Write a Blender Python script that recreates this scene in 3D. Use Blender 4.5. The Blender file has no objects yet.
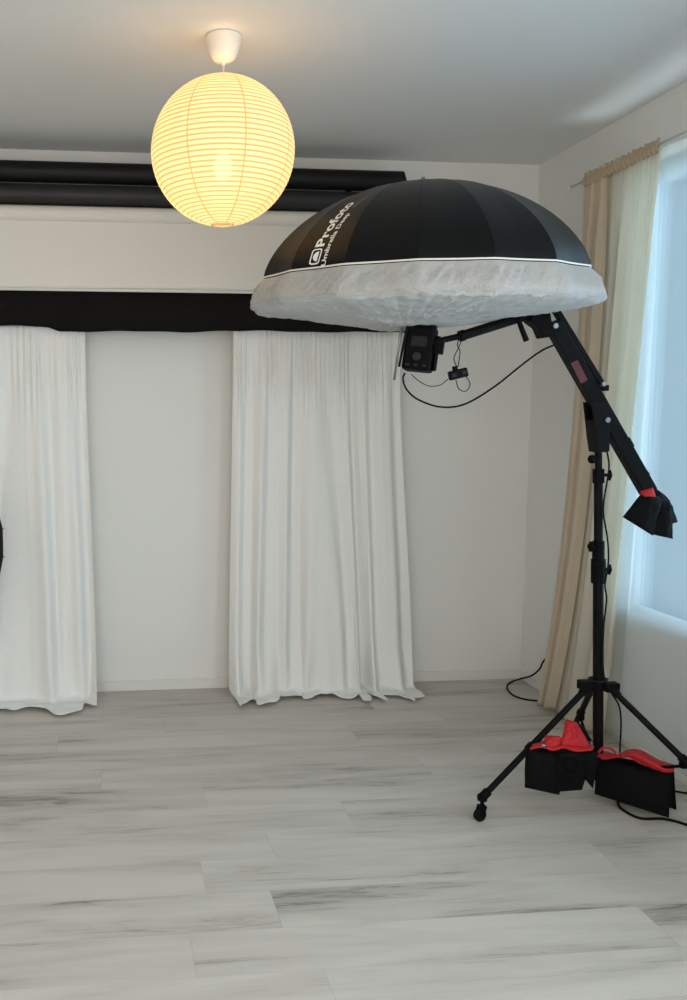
import bpy, bmesh, math, random
from mathutils import Vector, Matrix, noise as mnoise

random.seed(7)
PI = math.pi
SC = bpy.context.scene
COL = SC.collection

# ------------------------------------------------------------------ camera
F, CX, CY, PITCH, YAW, EYE = 889.3, 196.5, 500.0, -.0984, -.1024, 1.4
cam_d = bpy.data.cameras.new('camera')
cam = bpy.data.objects.new('camera', cam_d)
COL.objects.link(cam)
cam.location = (0, 0, EYE)
cam.rotation_euler = (PI / 2 + PITCH, 0, YAW)
cam_d.sensor_fit = 'VERTICAL'
cam_d.sensor_height = 36
cam_d.lens = F * 36 / 1000
cam_d.shift_x = (343.5 - CX) / 1000
cam_d.clip_start = .05
SC.camera = cam


def ray(px, py):
    x, z, y = (px - CX) / F, -(py - CY) / F, 1.0
    c, s = math.cos(PITCH), math.sin(PITCH)
    y, z = y * c - z * s, y * s + z * c
    c, s = math.cos(YAW), math.sin(YAW)
    return Vector((x * c - y * s, x * s + y * c, z))


def at(px, py, Y):
    """the point of the room seen at a photo pixel, on the plane y = Y"""
    r = ray(px, py)
    t = Y / r.y
    return Vector((r.x * t, Y, EYE + r.z * t))


def onz(px, py, z=0.0):
    r = ray(px, py)
    t = (z - EYE) / r.z
    return Vector((r.x * t, r.y * t, z))


def onx(px, py, X):
    r = ray(px, py)
    t = X / r.x
    return Vector((X, r.y * t, EYE + r.z * t))


# ------------------------------------------------------------------ materials
class NT:
    def __init__(self, name):
        self.m = bpy.data.materials.new(name)
        self.m.use_nodes = True
        self.t = self.m.node_tree
        self.t.nodes.clear()
        self.out = self.n('ShaderNodeOutputMaterial')

    def n(self, typ, ins=None, **props):
        nd = self.t.nodes.new(typ)
        for k, v in props.items():
            setattr(nd, k, v)
        for k, v in (ins or {}).items():
            self.set(nd.inputs[k], v)
        return nd

    def set(self, sock, v):
        if hasattr(v, 'is_output'):
            self.t.links.new(v, sock)
        elif isinstance(v, bpy.types.Node):
            self.t.links.new(v.outputs[0], sock)
        else:
            if isinstance(v, tuple) and len(v) == 3 and sock.type == 'RGBA':
                v = (*v, 1)
            sock.default_value = v

    def math(self, op, a, b=0.0, c=None):
        d = {0: a, 1: b}
        if c is not None:
            d[2] = c
        return self.n('ShaderNodeMath', d, operation=op).outputs[0]

    def ramp(self, fac, stops):
        r = self.n('ShaderNodeValToRGB', {0: fac})
        el = r.color_ramp.elements
        while len(el) < len(stops):
            el.new(.5)
        for e, (p, c) in zip(el, stops):
            e.position = p
            e.color = (*c, 1) if isinstance(c, tuple) else (c, c, c, 1)
        return r.outputs[0]

    def surf(self, s):
        self.set(self.out.inputs[0], s)
        return self.m


def sr(r, g, b):
    f = lambda v: ((v / 255 + .055) / 1.055) ** 2.4 if v > 10 else v / 255 / 12.92
    return (f(r), f(g), f(b))


def simple(name, col, rough=.6, metal=0.0, bump=0.0, bscale=60.0, var=0.0, sheen=0.0, spec=.5):
    t = NT(name)
    co = t.n('ShaderNodeTexCoord').outputs['Object']
    ns = t.n('ShaderNodeTexNoise', {'Vector': co, 'Scale': bscale, 'Detail': 4.0})
    lo = tuple(max(0, c * (1 - var)) for c in col)
    hi = tuple(min(1, c * (1 + var)) for c in col)
    c = t.ramp(ns.outputs[0], [(.3, lo), (.7, hi)])
    b = t.n('ShaderNodeBsdfPrincipled', {'Base Color': c, 'Roughness': rough, 'Metallic': metal,
                                         'Sheen Weight': sheen, 'Specular IOR Level': spec})
    if bump:
        bp = t.n('ShaderNodeBump', {'Height': ns.outputs[0], 'Strength': bump, 'Distance': .004})
        t.set(b.inputs['Normal'], bp.outputs[0])
    return t.surf(b.outputs[0])


def cloth_mat(name, col, trans=.35, clear=0.0, wscale=300.0, bump=.25, tcol=None):
    """woven translucent cloth"""
    t = NT(name)
    co = t.n('ShaderNodeTexCoord').outputs['Object']
    n1 = t.n('ShaderNodeTexNoise', {'Vector': co, 'Scale': wscale, 'Detail': 3.0})
    n2 = t.n('ShaderNodeTexNoise', {'Vector': co, 'Scale': 9.0, 'Detail': 5.0, 'Roughness': .6})
    h = t.math('ADD', t.math('MULTIPLY', n1.outputs[0], .25), n2.outputs[0])
    bp = t.n('ShaderNodeBump', {'Height': h, 'Strength': bump, 'Distance': .02})
    lo = tuple(c * .93 for c in col)
    c = t.ramp(n1.outputs[0], [(.3, lo), (.7, col)])
    d = t.n('ShaderNodeBsdfDiffuse', {'Color': c, 'Normal': bp.outputs[0]})
    tr = t.n('ShaderNodeBsdfTranslucent', {'Color': (*(tcol or col), 1), 'Normal': bp.outputs[0]})
    mx = t.n('ShaderNodeMixShader', {0: trans, 1: d.outputs[0], 2: tr.outputs[0]})
    if clear:
        cl = t.n('ShaderNodeBsdfTransparent', {'Color': (1, 1, 1, 1)})
        mx = t.n('ShaderNodeMixShader', {0: clear, 1: mx.outputs[0], 2: cl.outputs[0]})
    return t.surf(mx.outputs[0])


def wall_mat(name, col):
    t = NT(name)
    co = t.n('ShaderNodeTexCoord').outputs['Object']
    n1 = t.n('ShaderNodeTexNoise', {'Vector': co, 'Scale': 160.0, 'Detail': 3.0})
    n2 = t.n('ShaderNodeTexNoise', {'Vector': co, 'Scale': 1.4, 'Detail': 3.0})
    c = t.ramp(n2.outputs[0], [(.3, tuple(v * .97 for v in col)), (.7, col)])
    bp = t.n('ShaderNodeBump', {'Height': n1.outputs[0], 'Strength': .25, 'Distance': .002})
    b = t.n('ShaderNodeBsdfPrincipled', {'Base Color': c, 'Roughness': .75, 'Normal': bp.outputs[0],
                                         'Specular IOR Level': .25})
    return t.surf(b.outputs[0])


def floor_mat():
    t = NT('laminate_planks')
    co = t.n('ShaderNodeTexCoord').outputs['Object']
    sp = t.n('ShaderNodeSeparateXYZ', {0: co})
    X, Y = sp.outputs[0], sp.outputs[1]
    W, L = .19, 1.28
    ry = t.math('DIVIDE', t.math('ADD', Y, -.175), W)
    row = t.math('FLOOR', ry)
    fy = t.math('SUBTRACT', ry, row)
    rr = t.n('ShaderNodeTexWhiteNoise', {'W': row}, noise_dimensions='1D').outputs[0]
    rx = t.math('ADD', t.math('DIVIDE', X, L), t.math('MULTIPLY', rr, 7.0))
    colm = t.math('FLOOR', rx)
    fx = t.math('SUBTRACT', rx, colm)
    idv = t.n('ShaderNodeCombineXYZ', {0: colm, 1: row, 2: 3.3})
    wn = t.n('ShaderNodeTexWhiteNoise', {'Vector': idv.outputs[0]}, noise_dimensions='3D')
    pid = wn.outputs[0]
    # grain, shifted for each plank
    gx = t.math('ADD', t.math('MULTIPLY', X, 1.0), t.math('MULTIPLY', pid, 31.0))
    gy = t.math('ADD', t.math('MULTIPLY', Y, 7.0), t.math('MULTIPLY', pid, 17.0))
    gv = t.n('ShaderNodeCombineXYZ', {0: gx, 1: gy, 2: pid}).outputs[0]
    big = t.n('ShaderNodeTexNoise', {'Vector': gv, 'Scale': 1.15, 'Detail': 5.0, 'Roughness': .55, 'Distortion': .6})
    gv2 = t.n('ShaderNodeCombineXYZ', {0: t.math('MULTIPLY', gx, 2.6), 1: t.math('MULTIPLY', gy, 5.0), 2: pid}).outputs[0]
    fine = t.n('ShaderNodeTexNoise', {'Vector': gv2, 'Scale': 3.2, 'Detail': 6.0, 'Roughness': .7, 'Distortion': .3})
    streak = t.n('ShaderNodeTexNoise', {'Vector': gv2, 'Scale': 1.1, 'Detail': 8.0, 'Roughness': .75, 'Distortion': 1.2})
    a = t.ramp(big.outputs[0], [(.38, 0.0), (.68, 1.0)])
    s = t.ramp(streak.outputs[0], [(.50, 0.0), (.68, 1.0)])
    f = t.ramp(fine.outputs[0], [(.3, 0.0), (.7, 1.0)])
    d = t.math('ADD', t.math('MULTIPLY', a, .50), t.math('MULTIPLY', f, .08))
    d = t.math('ADD', d, t.math('MULTIPLY', t.math('MULTIPLY', s, a), .50))
    d = t.math('ADD', d, t.math('MULTIPLY', pid, .20))
    base = t.ramp(d, [(.08, sr(203, 196, 188)), (.50, sr(186, 179, 171)), (1.0, sr(124, 116, 109))])
    # seams
    ey = t.math('MINIMUM', fy, t.math('SUBTRACT', 1.0, fy))
    ex = t.math('MINIMUM', fx, t.math('SUBTRACT', 1.0, fx))
    sy = t.math('LESS_THAN', ey, .006)
    sx = t.math('LESS_THAN', ex, .0012)
    sm = t.math('MAXIMUM', sy, sx)
    mixc = t.n('ShaderNodeMix', {0: t.math('MULTIPLY', sm, .16), 6: base, 7: (*sr(110, 104, 100), 1)}, data_type='RGBA')
    h = t.math('ADD', t.math('MULTIPLY', fine.outputs[0], .12), t.math('MULTIPLY', sm, -1.0))
    bp = t.n('ShaderNodeBump', {'Height': h, 'Strength': .22, 'Distance': .001})
    b = t.n('ShaderNodeBsdfPrincipled', {'Base Color': mixc.outputs[2], 'Roughness': .5, 'Normal': bp.outputs[0],
                                         'Specular IOR Level': .45})
    return t.surf(b.outputs[0])


def lantern_mat(R):
    t = NT('rice_paper')
    co = t.n('ShaderNodeTexCoord').outputs['Object']
    sp = t.n('ShaderNodeSeparateXYZ', {0: co})
    zc = t.math('DIVIDE', sp.outputs[2], R)
    th = t.math('ARCCOSINE', t.math('MINIMUM', t.math('MAXIMUM', zc, -1.0), 1.0))
    k = t.math('FRACT', t.math('MULTIPLY', th, NRING / PI))
    e = t.math('ABSOLUTE', t.math('SUBTRACT', k, .5))             # 0 mid paper, .5 at wire
    line = t.ramp(e, [(.20, 0.0), (.46, 1.0)])
    az = t.math('DIVIDE', t.math('ADD', t.math('ARCTAN2', sp.outputs[1], sp.outputs[0]), PI + .22), 2 * PI / 8)
    ka = t.math('ABSOLUTE', t.math('SUBTRACT', t.math('FRACT', az), .5))
    # keep seam width constant in metres: scale by sin(theta)
    dm = t.math('MULTIPLY', ka, t.math('MULTIPLY', t.math('SINE', th), R * 2 * PI / 8))
    seam = t.math('LESS_THAN', dm, .0026)
    ns = t.n('ShaderNodeTexNoise', {'Vector': co, 'Scale': 25.0, 'Detail': 4.0})
    dark = t.math('MAXIMUM', t.math('MULTIPLY', line, .85), t.math('MULTIPLY', seam, .75))
    col = t.n('ShaderNodeMix', {0: dark, 6: (1.0, .93, .72, 1), 7: (.62, .36, .13, 1)}, data_type='RGBA').outputs[2]
    bp = t.n('ShaderNodeBump', {'Height': ns.outputs[0], 'Strength': .15, 'Distance': .003})
    d = t.n('ShaderNodeBsdfDiffuse', {'Color': col, 'Normal': bp.outputs[0]})
    tr = t.n('ShaderNodeBsdfTranslucent', {'Color': col, 'Normal': bp.outputs[0]})
    m = t.n('ShaderNodeMixShader', {0: .62, 1: d.outputs[0], 2: tr.outputs[0]})
    cl = t.n('ShaderNodeBsdfTransparent', {})
    m = t.n('ShaderNodeMixShader', {0: .05, 1: m.outputs[0], 2: cl.outputs[0]})
    return t.surf(m.outputs[0])


def emit(name, col, s):
    t = NT(name)
    return t.surf(t.n('ShaderNodeEmission', {'Color': (*col, 1), 'Strength': s}).outputs[0])


def glass_mat():
    t = NT('window_glass')
    a = t.n('ShaderNodeBsdfTransparent', {'Color': (.93, .97, 1, 1)})
    g = t.n('ShaderNodeBsdfGlossy', {'Roughness': .02})
    fr = t.n('ShaderNodeFresnel', {'IOR': 1.45})
    return t.surf(t.n('ShaderNodeMixShader', {0: fr.outputs[0], 1: a.outputs[0], 2: g.outputs[0]}).outputs[0])


def canopy_mat():
    """black nylon with a faint sheen, panel by panel"""
    t = NT('black_nylon')
    co = t.n('ShaderNodeTexCoord').outputs['Object']
    ns = t.n('ShaderNodeTexNoise', {'Vector': co, 'Scale': 400.0, 'Detail': 2.0})
    n2 = t.n('ShaderNodeTexNoise', {'Vector': co, 'Scale': 7.0, 'Detail': 3.0})
    bp = t.n('ShaderNodeBump', {'Height': t.math('ADD', t.math('MULTIPLY', ns.outputs[0], .2), n2.outputs[0]),
                                'Strength': .25, 'Distance': .01})
    b = t.n('ShaderNodeBsdfPrincipled', {'Base Color': (.0028, .0028, .003, 1), 'Roughness': .45, 'Specular IOR Level': .13,
                                         'Sheen Weight': .05, 'Sheen Roughness': .4, 'Normal': bp.outputs[0]})
    return t.surf(b.outputs[0])


NRING = 47
LR = .236
M = dict(
    wall=wall_mat('wall_paint', sr(228, 227, 223)),
    ceiling=wall_mat('ceiling_paint', sr(222, 223, 222)),
    floor=floor_mat(),
    trim=simple('white_trim', sr(222, 220, 214), .5),
    pvc=simple('white_window_frame', sr(225, 228, 230), .35),
    glass=glass_mat(),
    black=simple('black_metal', (.003, .003, .0032), .5, .0, spec=.10),
    matt=simple('black_plastic', (.003, .003, .003), .6, spec=.08),
    rubber=simple('black_rubber', (.005, .005, .005), .75, spec=.12),
    steel=simple('steel', (.30, .30, .31), .4, 1.0),
    nylon=simple('black_bag_nylon', (.003, .003, .0035), .8, bump=.5, bscale=40, spec=.12),
    red=simple('red_webbing', sr(182, 18, 25), .7, bump=.5, bscale=90, var=.25),
    redtag=simple('dark_red_sticker', sr(88, 18, 22), .5, var=.3, bscale=220),
    darktag=simple('dim_print', sr(70, 14, 18), .5),
    paperblack=simple('black_paper_roll', (.006, .006, .006), .5, spec=.25),
    paperblack2=simple('charcoal_paper_roll', (.022, .021, .020), .5, spec=.35),
    blackcloth=simple('black_velvet_cloth', (.010, .009, .008), .95, bump=.5, bscale=18, spec=.1),
    screen=simple('white_screen', sr(226, 219, 210), .7, bump=.15, bscale=8),
    white=cloth_mat('white_curtain_cloth', sr(252, 251, 248), .15, bump=.4),
    beige=cloth_mat('tan_curtain_cloth', sr(230, 218, 200), .45, bump=.2, tcol=sr(238, 224, 200)),
    cream=cloth_mat('cream_curtain_cloth', sr(236, 230, 218), .55, bump=.2, tcol=sr(240, 235, 222)),
    header=cloth_mat('beige_header_cloth', sr(196, 176, 150), .12, bump=.5),
    sheer=cloth_mat('sheer_voile', sr(232, 238, 240), .55, clear=.50, bump=.15),
    diffuser=cloth_mat('white_diffusion_cloth', sr(234, 234, 233), .42, bump=.7, wscale=120),
    skirt=cloth_mat('shaded_skirt_cloth', sr(204, 201, 197), .35, bump=.7, wscale=120),  # diffuser cloth, shade of the upright skirt put into its colour
    piping=simple('pale_piping', sr(226, 222, 214), .7),
    lantern=lantern_mat(LR),
    paperrim=simple('lantern_rim', sr(240, 220, 170), .7),
    bulb=emit('bulb_glow', (1.0, .85, .30), 9),
    whiteplastic=simple('white_plastic', sr(228, 220, 208), .4),
    canopy=canopy_mat(),
    ink=simple('white_print', sr(228, 226, 220), .6),
    inkshaded=simple('shaded_white_print', sr(112, 104, 94), .6),  # white print, shadow higher up the panel put into its colour
    grey=simple('grey_plastic', sr(40, 40, 42), .6, spec=.2),
    screenglass=simple('dark_display', (.008, .009, .010), .5, spec=.2),
)


# ------------------------------------------------------------------ mesh helpers
def wloc(o):
    v = Vector((0, 0, 0))
    while o is not None:
        v += o.location
        o = o.parent
    return v


class MB:
    def __init__(self):
        self.bm = bmesh.new()

    def box(self, c, s, rot=None):
        r = bmesh.ops.create_cube(self.bm, size=1)
        mt = Matrix.Translation(Vector(c)) @ (rot.to_4x4() if rot else Matrix()) @ Matrix.Diagonal((*s, 1))
        bmesh.ops.transform(self.bm, matrix=mt, verts=r['verts'])
        return self

    def bar(self, a, b, w, d, up=Vector((0, 1, 0))):
        """rectangular bar from a to b, w across, d along 'up'"""
        a, b = Vector(a), Vector(b)
        ax = (b - a).normalized()
        u = (up - ax * up.dot(ax)).normalized()
        v = ax.cross(u)
        rot = Matrix((v, u, ax)).transposed()
        return self.box((a + b) / 2, (w, d, (b - a).length), rot)

    def tube(self, pts, r, seg=10, closed=False, caps=True):
        pts = [Vector(p) for p in pts]
        n = len(pts)
        rs = r if isinstance(r, (list, tuple)) else [r] * n
        rings = []
        prev = None
        for i, p in enumerate(pts):
            a = pts[i - 1] if (i > 0 or closed) else p
            b = pts[(i + 1) % n] if (i < n - 1 or closed) else p
            tdir = (b - a).normalized()
            if prev is None:
                h = Vector((0, 0, 1)) if abs(tdir.z) < .9 else Vector((1, 0, 0))
                u = tdir.cross(h).normalized()
            else:
                u = (prev - tdir * prev.dot(tdir)).normalized()
            prev = u
            v = tdir.cross(u)
            rings.append([self.bm.verts.new(p + (u * math.cos(2 * PI * k / seg) + v * math.sin(2 * PI * k / seg)) * rs[i])
                          for k in range(seg)])
        for i in range(n if closed else n - 1):
            A, B = rings[i], rings[(i + 1) % n]
            for k in range(seg):
                self.bm.faces.new((A[k], A[(k + 1) % seg], B[(k + 1) % seg], B[k]))
        if caps and not closed:
            self.bm.faces.new(rings[0][::-1])
            self.bm.faces.new(rings[-1])
        return self

    def lathe(self, prof, c, axis=Vector((0, 0, 1)), seg=24):
        """prof: list of (radius, height along axis)"""
        axis = Vector(axis).normalized()
        h = Vector((1, 0, 0)) if abs(axis.x) < .9 else Vector((0, 0, 1))
        u = axis.cross(h).normalized()
        v = axis.cross(u)
        c = Vector(c)
        rings = []
        for r, z in prof:
            if r < 1e-6:
                rings.append([self.bm.verts.new(c + axis * z)])
            else:
                rings.append([self.bm.verts.new(c + axis * z + (u * math.cos(2 * PI * k / seg) + v * math.sin(2 * PI * k / seg)) * r)
                              for k in range(seg)])
        for A, B in zip(rings, rings[1:]):
            for k in range(seg):
                k2 = (k + 1) % seg
                if len(A) == 1 and len(B) == 1:
                    continue
                if len(A) == 1:
                    self.bm.faces.new((A[0], B[k2], B[k]))
                elif len(B) == 1:
                    self.bm.faces.new((A[k], A[k2], B[0]))
                else:
                    self.bm.faces.new((A[k], A[k2], B[k2], B[k]))
        return self

    def prism(self, pts, d0, d1, dirv=Vector((0, 1, 0))):
        """extrude polygon (world points) from d0 to d1 along dirv"""
        A = [self.bm.verts.new(Vector(p) + dirv * d0) for p in pts]
        B = [self.bm.verts.new(Vector(p) + dirv * d1) for p in pts]
        n = len(pts)
        self.bm.faces.new(A)
        self.bm.faces.new(B[::-1])
        for k in range(n):
            self.bm.faces.new((A[k], B[k], B[(k + 1) % n], A[(k + 1) % n]))
        return self

    def grid(self, fn, nu, nv, wrap=False):
        V = [[self.bm.verts.new(fn(i / nu, j / nv)) for i in range(nu + (0 if wrap else 1))] for j in range(nv + 1)]
        m = nu if wrap else nu
        for j in range(nv):
            for i in range(m):
                i2 = (i + 1) % len(V[j]) if wrap else i + 1
                self.bm.faces.new((V[j][i], V[j][i2], V[j + 1][i2], V[j + 1][i]))
        return self

    def build(self, name, mat, parent=None, smooth=False, bevel=0.0, solid=0.0, autosm=False):
        bmesh.ops.recalc_face_normals(self.bm, faces=self.bm.faces)
        if parent is None:
            # put the origin at the middle of the footprint
            xs = [v.co for v in self.bm.verts]
            mn = Vector((min(v[i] for v in xs) for i in range(3)))
            mx = Vector((max(v[i] for v in xs) for i in range(3)))
            off = Vector(((mn.x + mx.x) / 2, (mn.y + mx.y) / 2, mn.z))
        else:
            off = wloc(parent)
        bmesh.ops.translate(self.bm, vec=-off, verts=self.bm.verts)
        me = bpy.data.meshes.new(name)
        self.bm.to_mesh(me)
        self.bm.free()
        me.materials.append(mat)
        if smooth:
            for p in me.polygons:
                p.use_smooth = True
        o = bpy.data.objects.new(name, me)
        COL.objects.link(o)
        if parent is None:
            o.location = off
        else:
            o.parent = parent
        if smooth and autosm:
            me.set_sharp_from_angle(angle=math.radians(38))
        if bevel:
            b = o.modifiers.new('bevel', 'BEVEL')
            b.width = bevel
            b.segments = 2
            b.limit_method = 'ANGLE'
        if solid:
            s = o.modifiers.new('thickness', 'SOLIDIFY')
            s.thickness = solid
            s.offset = 0
        return o


def tag(o, label, cat, group=None):
    o['label'] = label
    o['category'] = cat
    if group:
        o['group'] = group
    return o


def thing(name, loc, label, cat, group=None):
    o = bpy.data.objects.new(name, None)
    o.empty_display_size = .05
    COL.objects.link(o)
    o.location = loc
    return tag(o, label, cat, group)


def struct(o):
    o['kind'] = 'structure'
    return o


def catmull(P, n=8):
    P = [Vector(p) for p in P]
    Q = [P[0] * 2 - P[1]] + P + [P[-1] * 2 - P[-2]]
    out = []
    for i in range(1, len(Q) - 2):
        for k in range(n):
            t = k / n
            a, b, c, d = Q[i - 1], Q[i], Q[i + 1], Q[i + 2]
            out.append(.5 * ((2 * b) + (c - a) * t + (2 * a - 5 * b + 4 * c - d) * t * t + (3 * b - a - 3 * c + d) * t ** 3))
    out.append(P[-1])
    return out


def sm(a, b, x):
    t = min(1, max(0, (x - a) / (b - a)))
    return t * t * (3 - 2 * t)


def lerp(a, b, t):
    return a + (b - a) * t


# ------------------------------------------------------------------ the room
D, XR, XL, YB, HC = 4.395, 2.178, -2.3, -1.3, 2.632
WY0, WY1, WZ0, WZ1 = 1.45, 3.54, .545, 2.365

struct(MB().box(((XL + XR) / 2, (D + YB) / 2, -.05), (XR - XL + .4, D - YB + .4, .1)).build('floor', M['floor']))
o = bpy.data.objects['floor']
# keep plank texture in room coordinates
for v in o.data.vertices:
    v.co += o.location
o.location = (0, 0, 0)
struct(MB().box(((XL + XR) / 2, (D + YB) / 2, HC + .05), (XR - XL + .4, D - YB + .4, .1)).build('ceiling', M['ceiling']))
struct(MB().box(((XL + XR) / 2, D + .1, HC / 2), (XR - XL + .4, .2, HC)).build('wall_back', M['wall']))
struct(MB().box((XL - .1, (D + YB) / 2, HC / 2), (.2, D - YB, HC)).build('wall_left', M['wall']))
struct(MB().box(((XL + XR) / 2, YB - .1, HC / 2), (XR - XL + .4, .2, HC)).build('wall_front', M['wall']))
w = MB()
T = .24
w.box((XR + T / 2, (WY1 + D) / 2, HC / 2), (T, D - WY1, HC))
w.box((XR + T / 2, (YB + WY0) / 2, HC / 2), (T, WY0 - YB, HC))
w.box((XR + T / 2, (WY0 + WY1) / 2, WZ0 / 2), (T, WY1 - WY0, WZ0))
w.box((XR + T / 2, (WY0 + WY1) / 2, (WZ1 + HC) / 2), (T, WY1 - WY0, HC - WZ1))
struct(w.build('wall_right', M['wall']))
bh = .052
struct(MB().box(((XL + XR) / 2, D - .006, bh / 2), (XR - XL, .012, bh)).build('baseboard_back', M['trim'], bevel=.002))
struct(MB().box((XR - .006, (YB + D - .012) / 2, bh / 2), (.012, D - .012 - YB, bh)).build('baseboard_right', M['trim'], bevel=.002))
struct(MB().box((XL + .006, (YB + D - .012) / 2, bh / 2), (.012, D - .012 - YB, bh)).build('baseboard_left', M['trim'], bevel=.002))

# window
wf = MB()
fx = XR + .075
fw = .045
wf.box((fx, WY0 + fw / 2, (WZ0 + WZ1) / 2), (.07, fw, WZ1 - WZ0))
wf.box((fx, WY1 - fw / 2, (WZ0 + WZ1) / 2), (.07, fw, WZ1 - WZ0))
wf.box((fx, (WY0 + WY1) / 2, WZ0 + fw / 2), (.07, WY1 - WY0 - 2 * fw, fw))
wf.box((fx, (WY0 + WY1) / 2, WZ1 - fw / 2), (.07, WY1 - WY0 - 2 * fw, fw))
wf.box((fx, (WY0 + WY1) / 2, (WZ0 + WZ1) / 2), (.07, fw * 1.3, WZ1 - WZ0 - 2 * fw))
win = struct(wf.build('window_1', M['pvc'], bevel=.004))
for s in (0, 1):
    ya = WY0 + fw + s * ((WY1 - WY0) / 2 - fw + .039 + .001)
    yb = ya + (WY1 - WY0) / 2 - fw - .041
    MB().box((fx, (ya + yb) / 2, (WZ0 + WZ1) / 2), (.01, yb - ya, WZ1 - WZ0 - 2 * fw)).build('pane', M['glass'], win)
MB().box((XR + .018, (WY0 + WY1) / 2, WZ0 + .010), (.040, WY1 - WY0 - .01, .020)).build('sill', M['pvc'], win, bevel=.004)


# ------------------------------------------------------------------ curtains
def curtain_fn(place, top_a, bot_a, z_top, seed, nf, amp_top, amp_bot, pool=None, lean=.0, gather=26, gamp=.006, edge=None):
    """place(a, depth, z); a runs along the wall; pool(u) = extra cloth lying on the floor (m) or negative gap above it"""
    rnd = random.Random(seed)
    ph = [rnd.uniform(0, 2 * PI) for _ in range(8)]
    wv = [rnd.uniform(.6, 1.4) for _ in range(6)]

    def fn(u, v):
        warp = .085 * math.sin(2 * PI * u * 1.3 + ph[0]) + .045 * math.sin(2 * PI * u * 2.9 + ph[1])
        uu = u + warp * (.25 + .9 * v) * math.sin(PI * u)
        ext = pool(u) if pool else -.03
        total = z_top + ext
        s = v * total
        a_t = lerp(top_a[0], top_a[1], u)
        a_b = lerp(bot_a[0], bot_a[1], u)
        g = sm(0, 1, v) if edge is None else edge(v, u)
        a = lerp(a_t, a_b, g)
        A = lerp(amp_top, amp_bot, v ** .8)
        th = 2 * PI * nf * uu
        f1 = math.sin(th + ph[2] + .5 * math.sin(2.3 * v + ph[3]))
        f1 = math.copysign(abs(f1) ** .8, f1)
        f2 = math.sin(th * 1.93 + ph[4] + 1.2 * v) * .42 * wv[0]
        f3 = math.sin(th * .47 + ph[5] + .6 * v) * .6
        dep = A * (f1 + f2 + f3)
        top = 1 - sm(0, .28, v)
        gg = math.sin(2 * PI * gather * u + 2 * math.sin(5 * u + ph[6])) * (.6 + .4 * math.sin(31 * u + ph[7]))
        dep += gamp * gg * top
        dep *= (.30 + .70 * sm(.0, .16, v))
        a += A * .5 * math.cos(th + ph[3]) * v * math.sin(PI * u)
        dep += lean * v + (.035 * sm(.78, 1, v) * (1 + math.sin(th * .8 + ph[1])) if pool and ext > 0 else 0)
        # floor pooling
        z = z_top - s
        lim = .035
        if ext > 0 and z < lim:
            over = lim - z
            r = lim
            ang = min(over / r, PI / 2)
            if over < r * PI / 2:
                z = lim - r * math.sin(ang) + .0
                dep += r * (1 - math.cos(ang))
            else:
                z = 0
                dep += r + (over - r * PI / 2)
            rip = mnoise.noise(Vector((a * 14, dep * 22, seed))) * .5 + .5
            z = max(z, 0) + .006 + .026 * rip * sm(0, .05, over)
            a += .02 * math.sin(th * 1.1 + 2) * sm(0, .08, over)
        return place(a, dep, max(z, .005))
    return fn


def back_place(y0):
    return lambda a, d, z: Vector((a, y0 - d, z))


def right_place(x0):
    return lambda a, d, z: Vector((x0 - d, a, z))


CY0 = 4.30
# curtain behind, at the left
fnL = curtain_fn(back_place(CY0), (-1.15, -.089), (-1.16, -.052), 1.808, 11, 7, .009, .026,
                 pool=lambda u: .09 + .05 * math.sin(9 * u + .4) + .03 * math.sin(23 * u), lean=.055, gather=36, gamp=.016)
cl = MB().grid(fnL, 300, 120).build('curtain', M['white'], smooth=True, solid=.0015)
tag(cl, 'white cloth backdrop curtain at the left edge of the photo, hem puddling on the floor', 'curtain',
    'white backdrop curtains on the back wall')

fnR = curtain_fn(back_place(CY0), (.618, 1.447), (.600, 1.545), 1.808, 23, 7, .009, .025,
                 pool=lambda u: .07 + .035 * math.sin(8 * u + 1.0) + .022 * math.sin(21 * u) + .03 * sm(.7, 1, u), lean=.045, gather=34, gamp=.016)
cr = MB().grid(fnR, 300, 120).build('curtain', M['white'], smooth=True, solid=.0015)
tag(cr, 'white cloth backdrop curtain hanging on the back wall below the black umbrella', 'curtain',
    'white backdrop curtains on the back wall')
# the rod they hang on
rod = MB().tube([(-1.25, CY0 + .018, 1.800), (1.50, CY0 + .018, 1.800)], .005, 10)
for x in (-1.25, 1.50):
    rod.tube([(x, CY0 + .018, 1.800), (x, D - .002, 1.800)], .005, 8)
tag(rod.build('curtain_rod', M['black'], smooth=True, autosm=True),
    'thin rod carrying the white curtains on the back wall', 'curtain rod')

# beige curtain by the window
CX0 = XR - .098


def beige_pool(u):
    return -.004 - .02 * (1 - u) + .0 * u


fnB = curtain_fn(right_place(CX0 - .012), (3.585, 3.765), (3.83, 4.0), 2.40, 5, 2, .008, .016, pool=beige_pool,
                 gather=7, gamp=.010, edge=lambda v, u: lerp(.14 * v + .86 * v ** 3.2, .18 * v + .82 * v ** 3.0, u), lean=.012)
ct = tag(MB().grid(fnB, 140, 110).build('curtain', M['beige'], smooth=True, solid=.002),
         'narrow tan cloth curtain fold at the corner side of the cream window curtain', 'curtain')
fnC = curtain_fn(right_place(CX0 + .006), (3.247, 3.62), (3.43, 3.90), 2.40, 8, 4, .008, .016, pool=lambda u: -.008,
                 gather=13, gamp=.010, edge=lambda v, u: lerp(v ** 1.2, .16 * v + .84 * v ** 3.0, u), lean=.006)
bt = thing('curtain', (CX0, 3.5, 0), 'cream cloth curtain gathered on the rod beside the bright window, behind the stand column', 'curtain')
MB().grid(fnC, 200, 110).build('panel', M['cream'], bt, smooth=True, solid=.002)


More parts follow.
